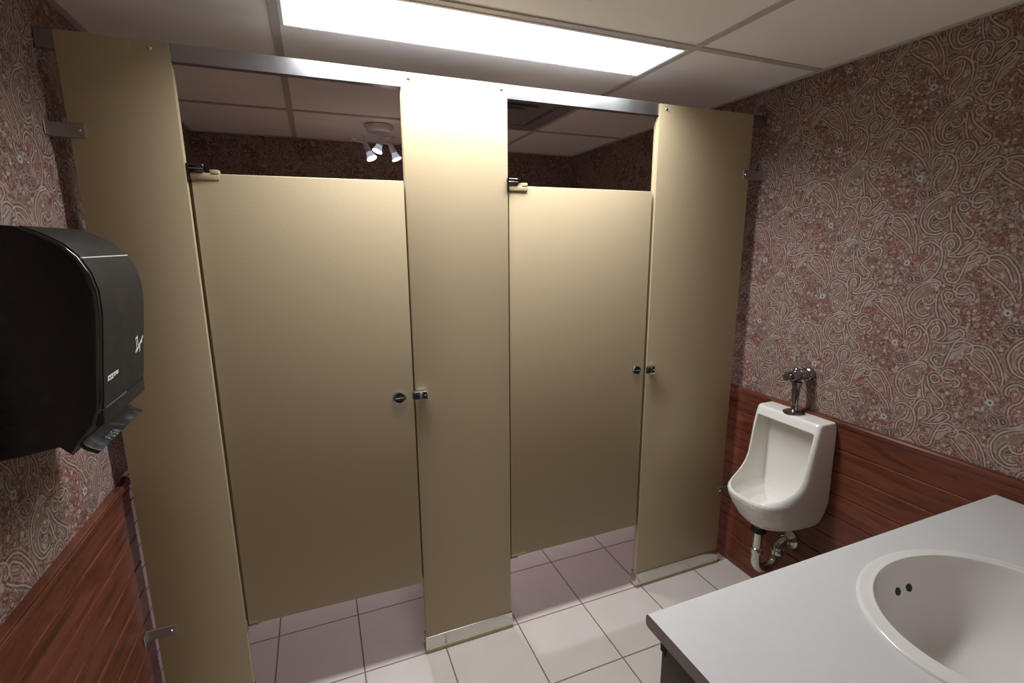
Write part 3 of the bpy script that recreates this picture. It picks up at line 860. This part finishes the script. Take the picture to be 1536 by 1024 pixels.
cab = thing('vanity_cabinet', 'dark brown vanity cabinet under the grey countertop', 'cabinet', ((CX0 + XR) / 2, (CY1 + YB) / 2, 0))
cz1 = CZ - .0290
k = MB(); k.box((CX0 + .024, CY1 - .036, .09), (CX0 + .042, YB + .002, cz1), .001, 1)
k.box((XR - .045, CY1 - .036, .09), (XR - .027, YB + .002, cz1), .001, 1)
k.box((CX0 + .042, CY1 - .036, .09), (XR - .045, YB + .002, .108)); k.box((CX0 + .05, CY1 - .10, .001), (XR - .03, YB + .002, .09))
k.build('body', M['dark_wood'], cab)
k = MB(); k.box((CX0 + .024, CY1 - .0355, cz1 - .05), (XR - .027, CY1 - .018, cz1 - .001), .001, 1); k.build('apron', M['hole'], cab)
for a, b in ((CX0 + .028, 1.170), (1.174, XR - .030)):
    k = MB(); k.box((a, CY1 - .0355, .10), (b, CY1 - .019, cz1 - .055), .002, 2); d_o = k.build('door', M['dark_wood'], cab)
    hx = b - .04 if a < 1 else a + .04
    k = MB(); k.lathe([(.006, 0), (.006, .012), (.013, .016), (.013, .020), (.0001, .024)], (hx, CY1 - .019, .62), (0, 1, 0), 16); k.build('knob', M['chrome_dull'], d_o, 40)

bs = thing('wash_basin', 'oval white drop-in wash basin set in the grey countertop', 'sink', (BX, BY, CZ))
def el(a, b, z, dy=0): return [(BX + a * math.cos(2 * PI * i / 72), BY + dy + b * math.sin(2 * PI * i / 72), z) for i in range(72)]
Z = CZ
prof = [(0, -.0005), (.0006, .0035), (.0030, .0060), (.0080, .0066), (.020, .0066), (.0285, .0072), (.0315, .0080), (.0335, .0074), (.0350, .0040), (.0362, -.004)]
R = [el(BA - o2, BB - o2 * .80, Z + z2) for o2, z2 in prof]
IA, IB = BA - .0362, BB - .0362 * .80
for s_, z2 in ((.985, -.018), (.955, -.038), (.915, -.062), (.855, -.090), (.765, -.117), (.64, -.139), (.47, -.153), (.28, -.160), (.09, -.163)):
    R.append(el(IA * s_, IB * s_, Z + z2))
# underside
for s_, z2 in ((.13, -.173), (.45, -.163), (.75, -.128), (.96, -.060), (1.03, -.004)):
    R.append(el(IA * s_, IB * s_, Z + z2))
R.append(el(BA - .022, BB - .021, Z - .0005))
mb = MB(); mb.rings(R, False, False)
mb.rings([el(BA - .022, BB - .021, Z - .0005), el(BA, BB, Z - .0005)], False, False)
bw = mb.build('bowl', M['basin'], bs, 50)
mb = MB(); mb.lathe([(.0001, 0), (.020, .0), (.021, .002), (.014, .003), (.0001, .001)], (BX, BY, Z - .1622), (0, 0, 1), 24); mb.build('drain', M['chrome_dull'], bs, 40)
for hx in (BX - .006, BX + .031):
    # holes pierce the far inner wall of the bowl
    a_ = IA * .92; b_ = IB * .92
    yy = BY + b_ * math.sqrt(max(0, 1 - ((hx - BX) / a_) ** 2))
    nrm = Vector((-(hx - BX) / a_ ** 2 * .06, -1, .38)).normalized()
    mb = MB(); mb.lathe([(.0088, -.004), (.0086, .0012), (.0001, .0014)], (hx, yy, Z - .0570), nrm, 18)
    ov = mb.build('overflow_hole', M['hole'], bs, 40); ov['label'] = 'dark overflow hole'

# ------------------------------------------------------------------ world, camera
w_ = bpy.data.worlds.new('world'); sc.world = w_; w_.use_nodes = True
w_.node_tree.nodes['Background'].inputs[0].default_value = (.02, .02, .02, 1)
w_.node_tree.nodes['Background'].inputs[1].default_value = .2

cam = bpy.data.cameras.new('camera'); cam.sensor_width = 36; cam.lens = 36 * 727.6125 / 1536; cam.clip_start = .02
co_ = bpy.data.objects.new('camera', cam); COL.objects.link(co_)
yaw, pit, rol = .3815, -.199, -.0059
fwd = Vector((math.sin(yaw) * math.cos(pit), math.cos(yaw) * math.cos(pit), math.sin(pit)))
rt = fwd.cross(Vector((0, 0, 1))).normalized(); up = rt.cross(fwd)
c_, s_ = math.cos(rol), math.sin(rol)
r2 = rt * c_ + up * s_; u2 = up * c_ - rt * s_
mw = Matrix((r2, u2, -fwd)).transposed().to_4x4(); mw.translation = (0, -1.6066, 1.5437)
co_.matrix_world = mw
sc.camera = co_

sc.cycles.diffuse_bounces = 12; sc.cycles.max_bounces = 16      # a closed pale room: light keeps bouncing
sc.view_settings.view_transform = 'Standard'; sc.view_settings.look = 'None'
sc.view_settings.gamma = 1; sc.view_settings.use_curve_mapping = False
sc.view_settings.exposure = 0.0
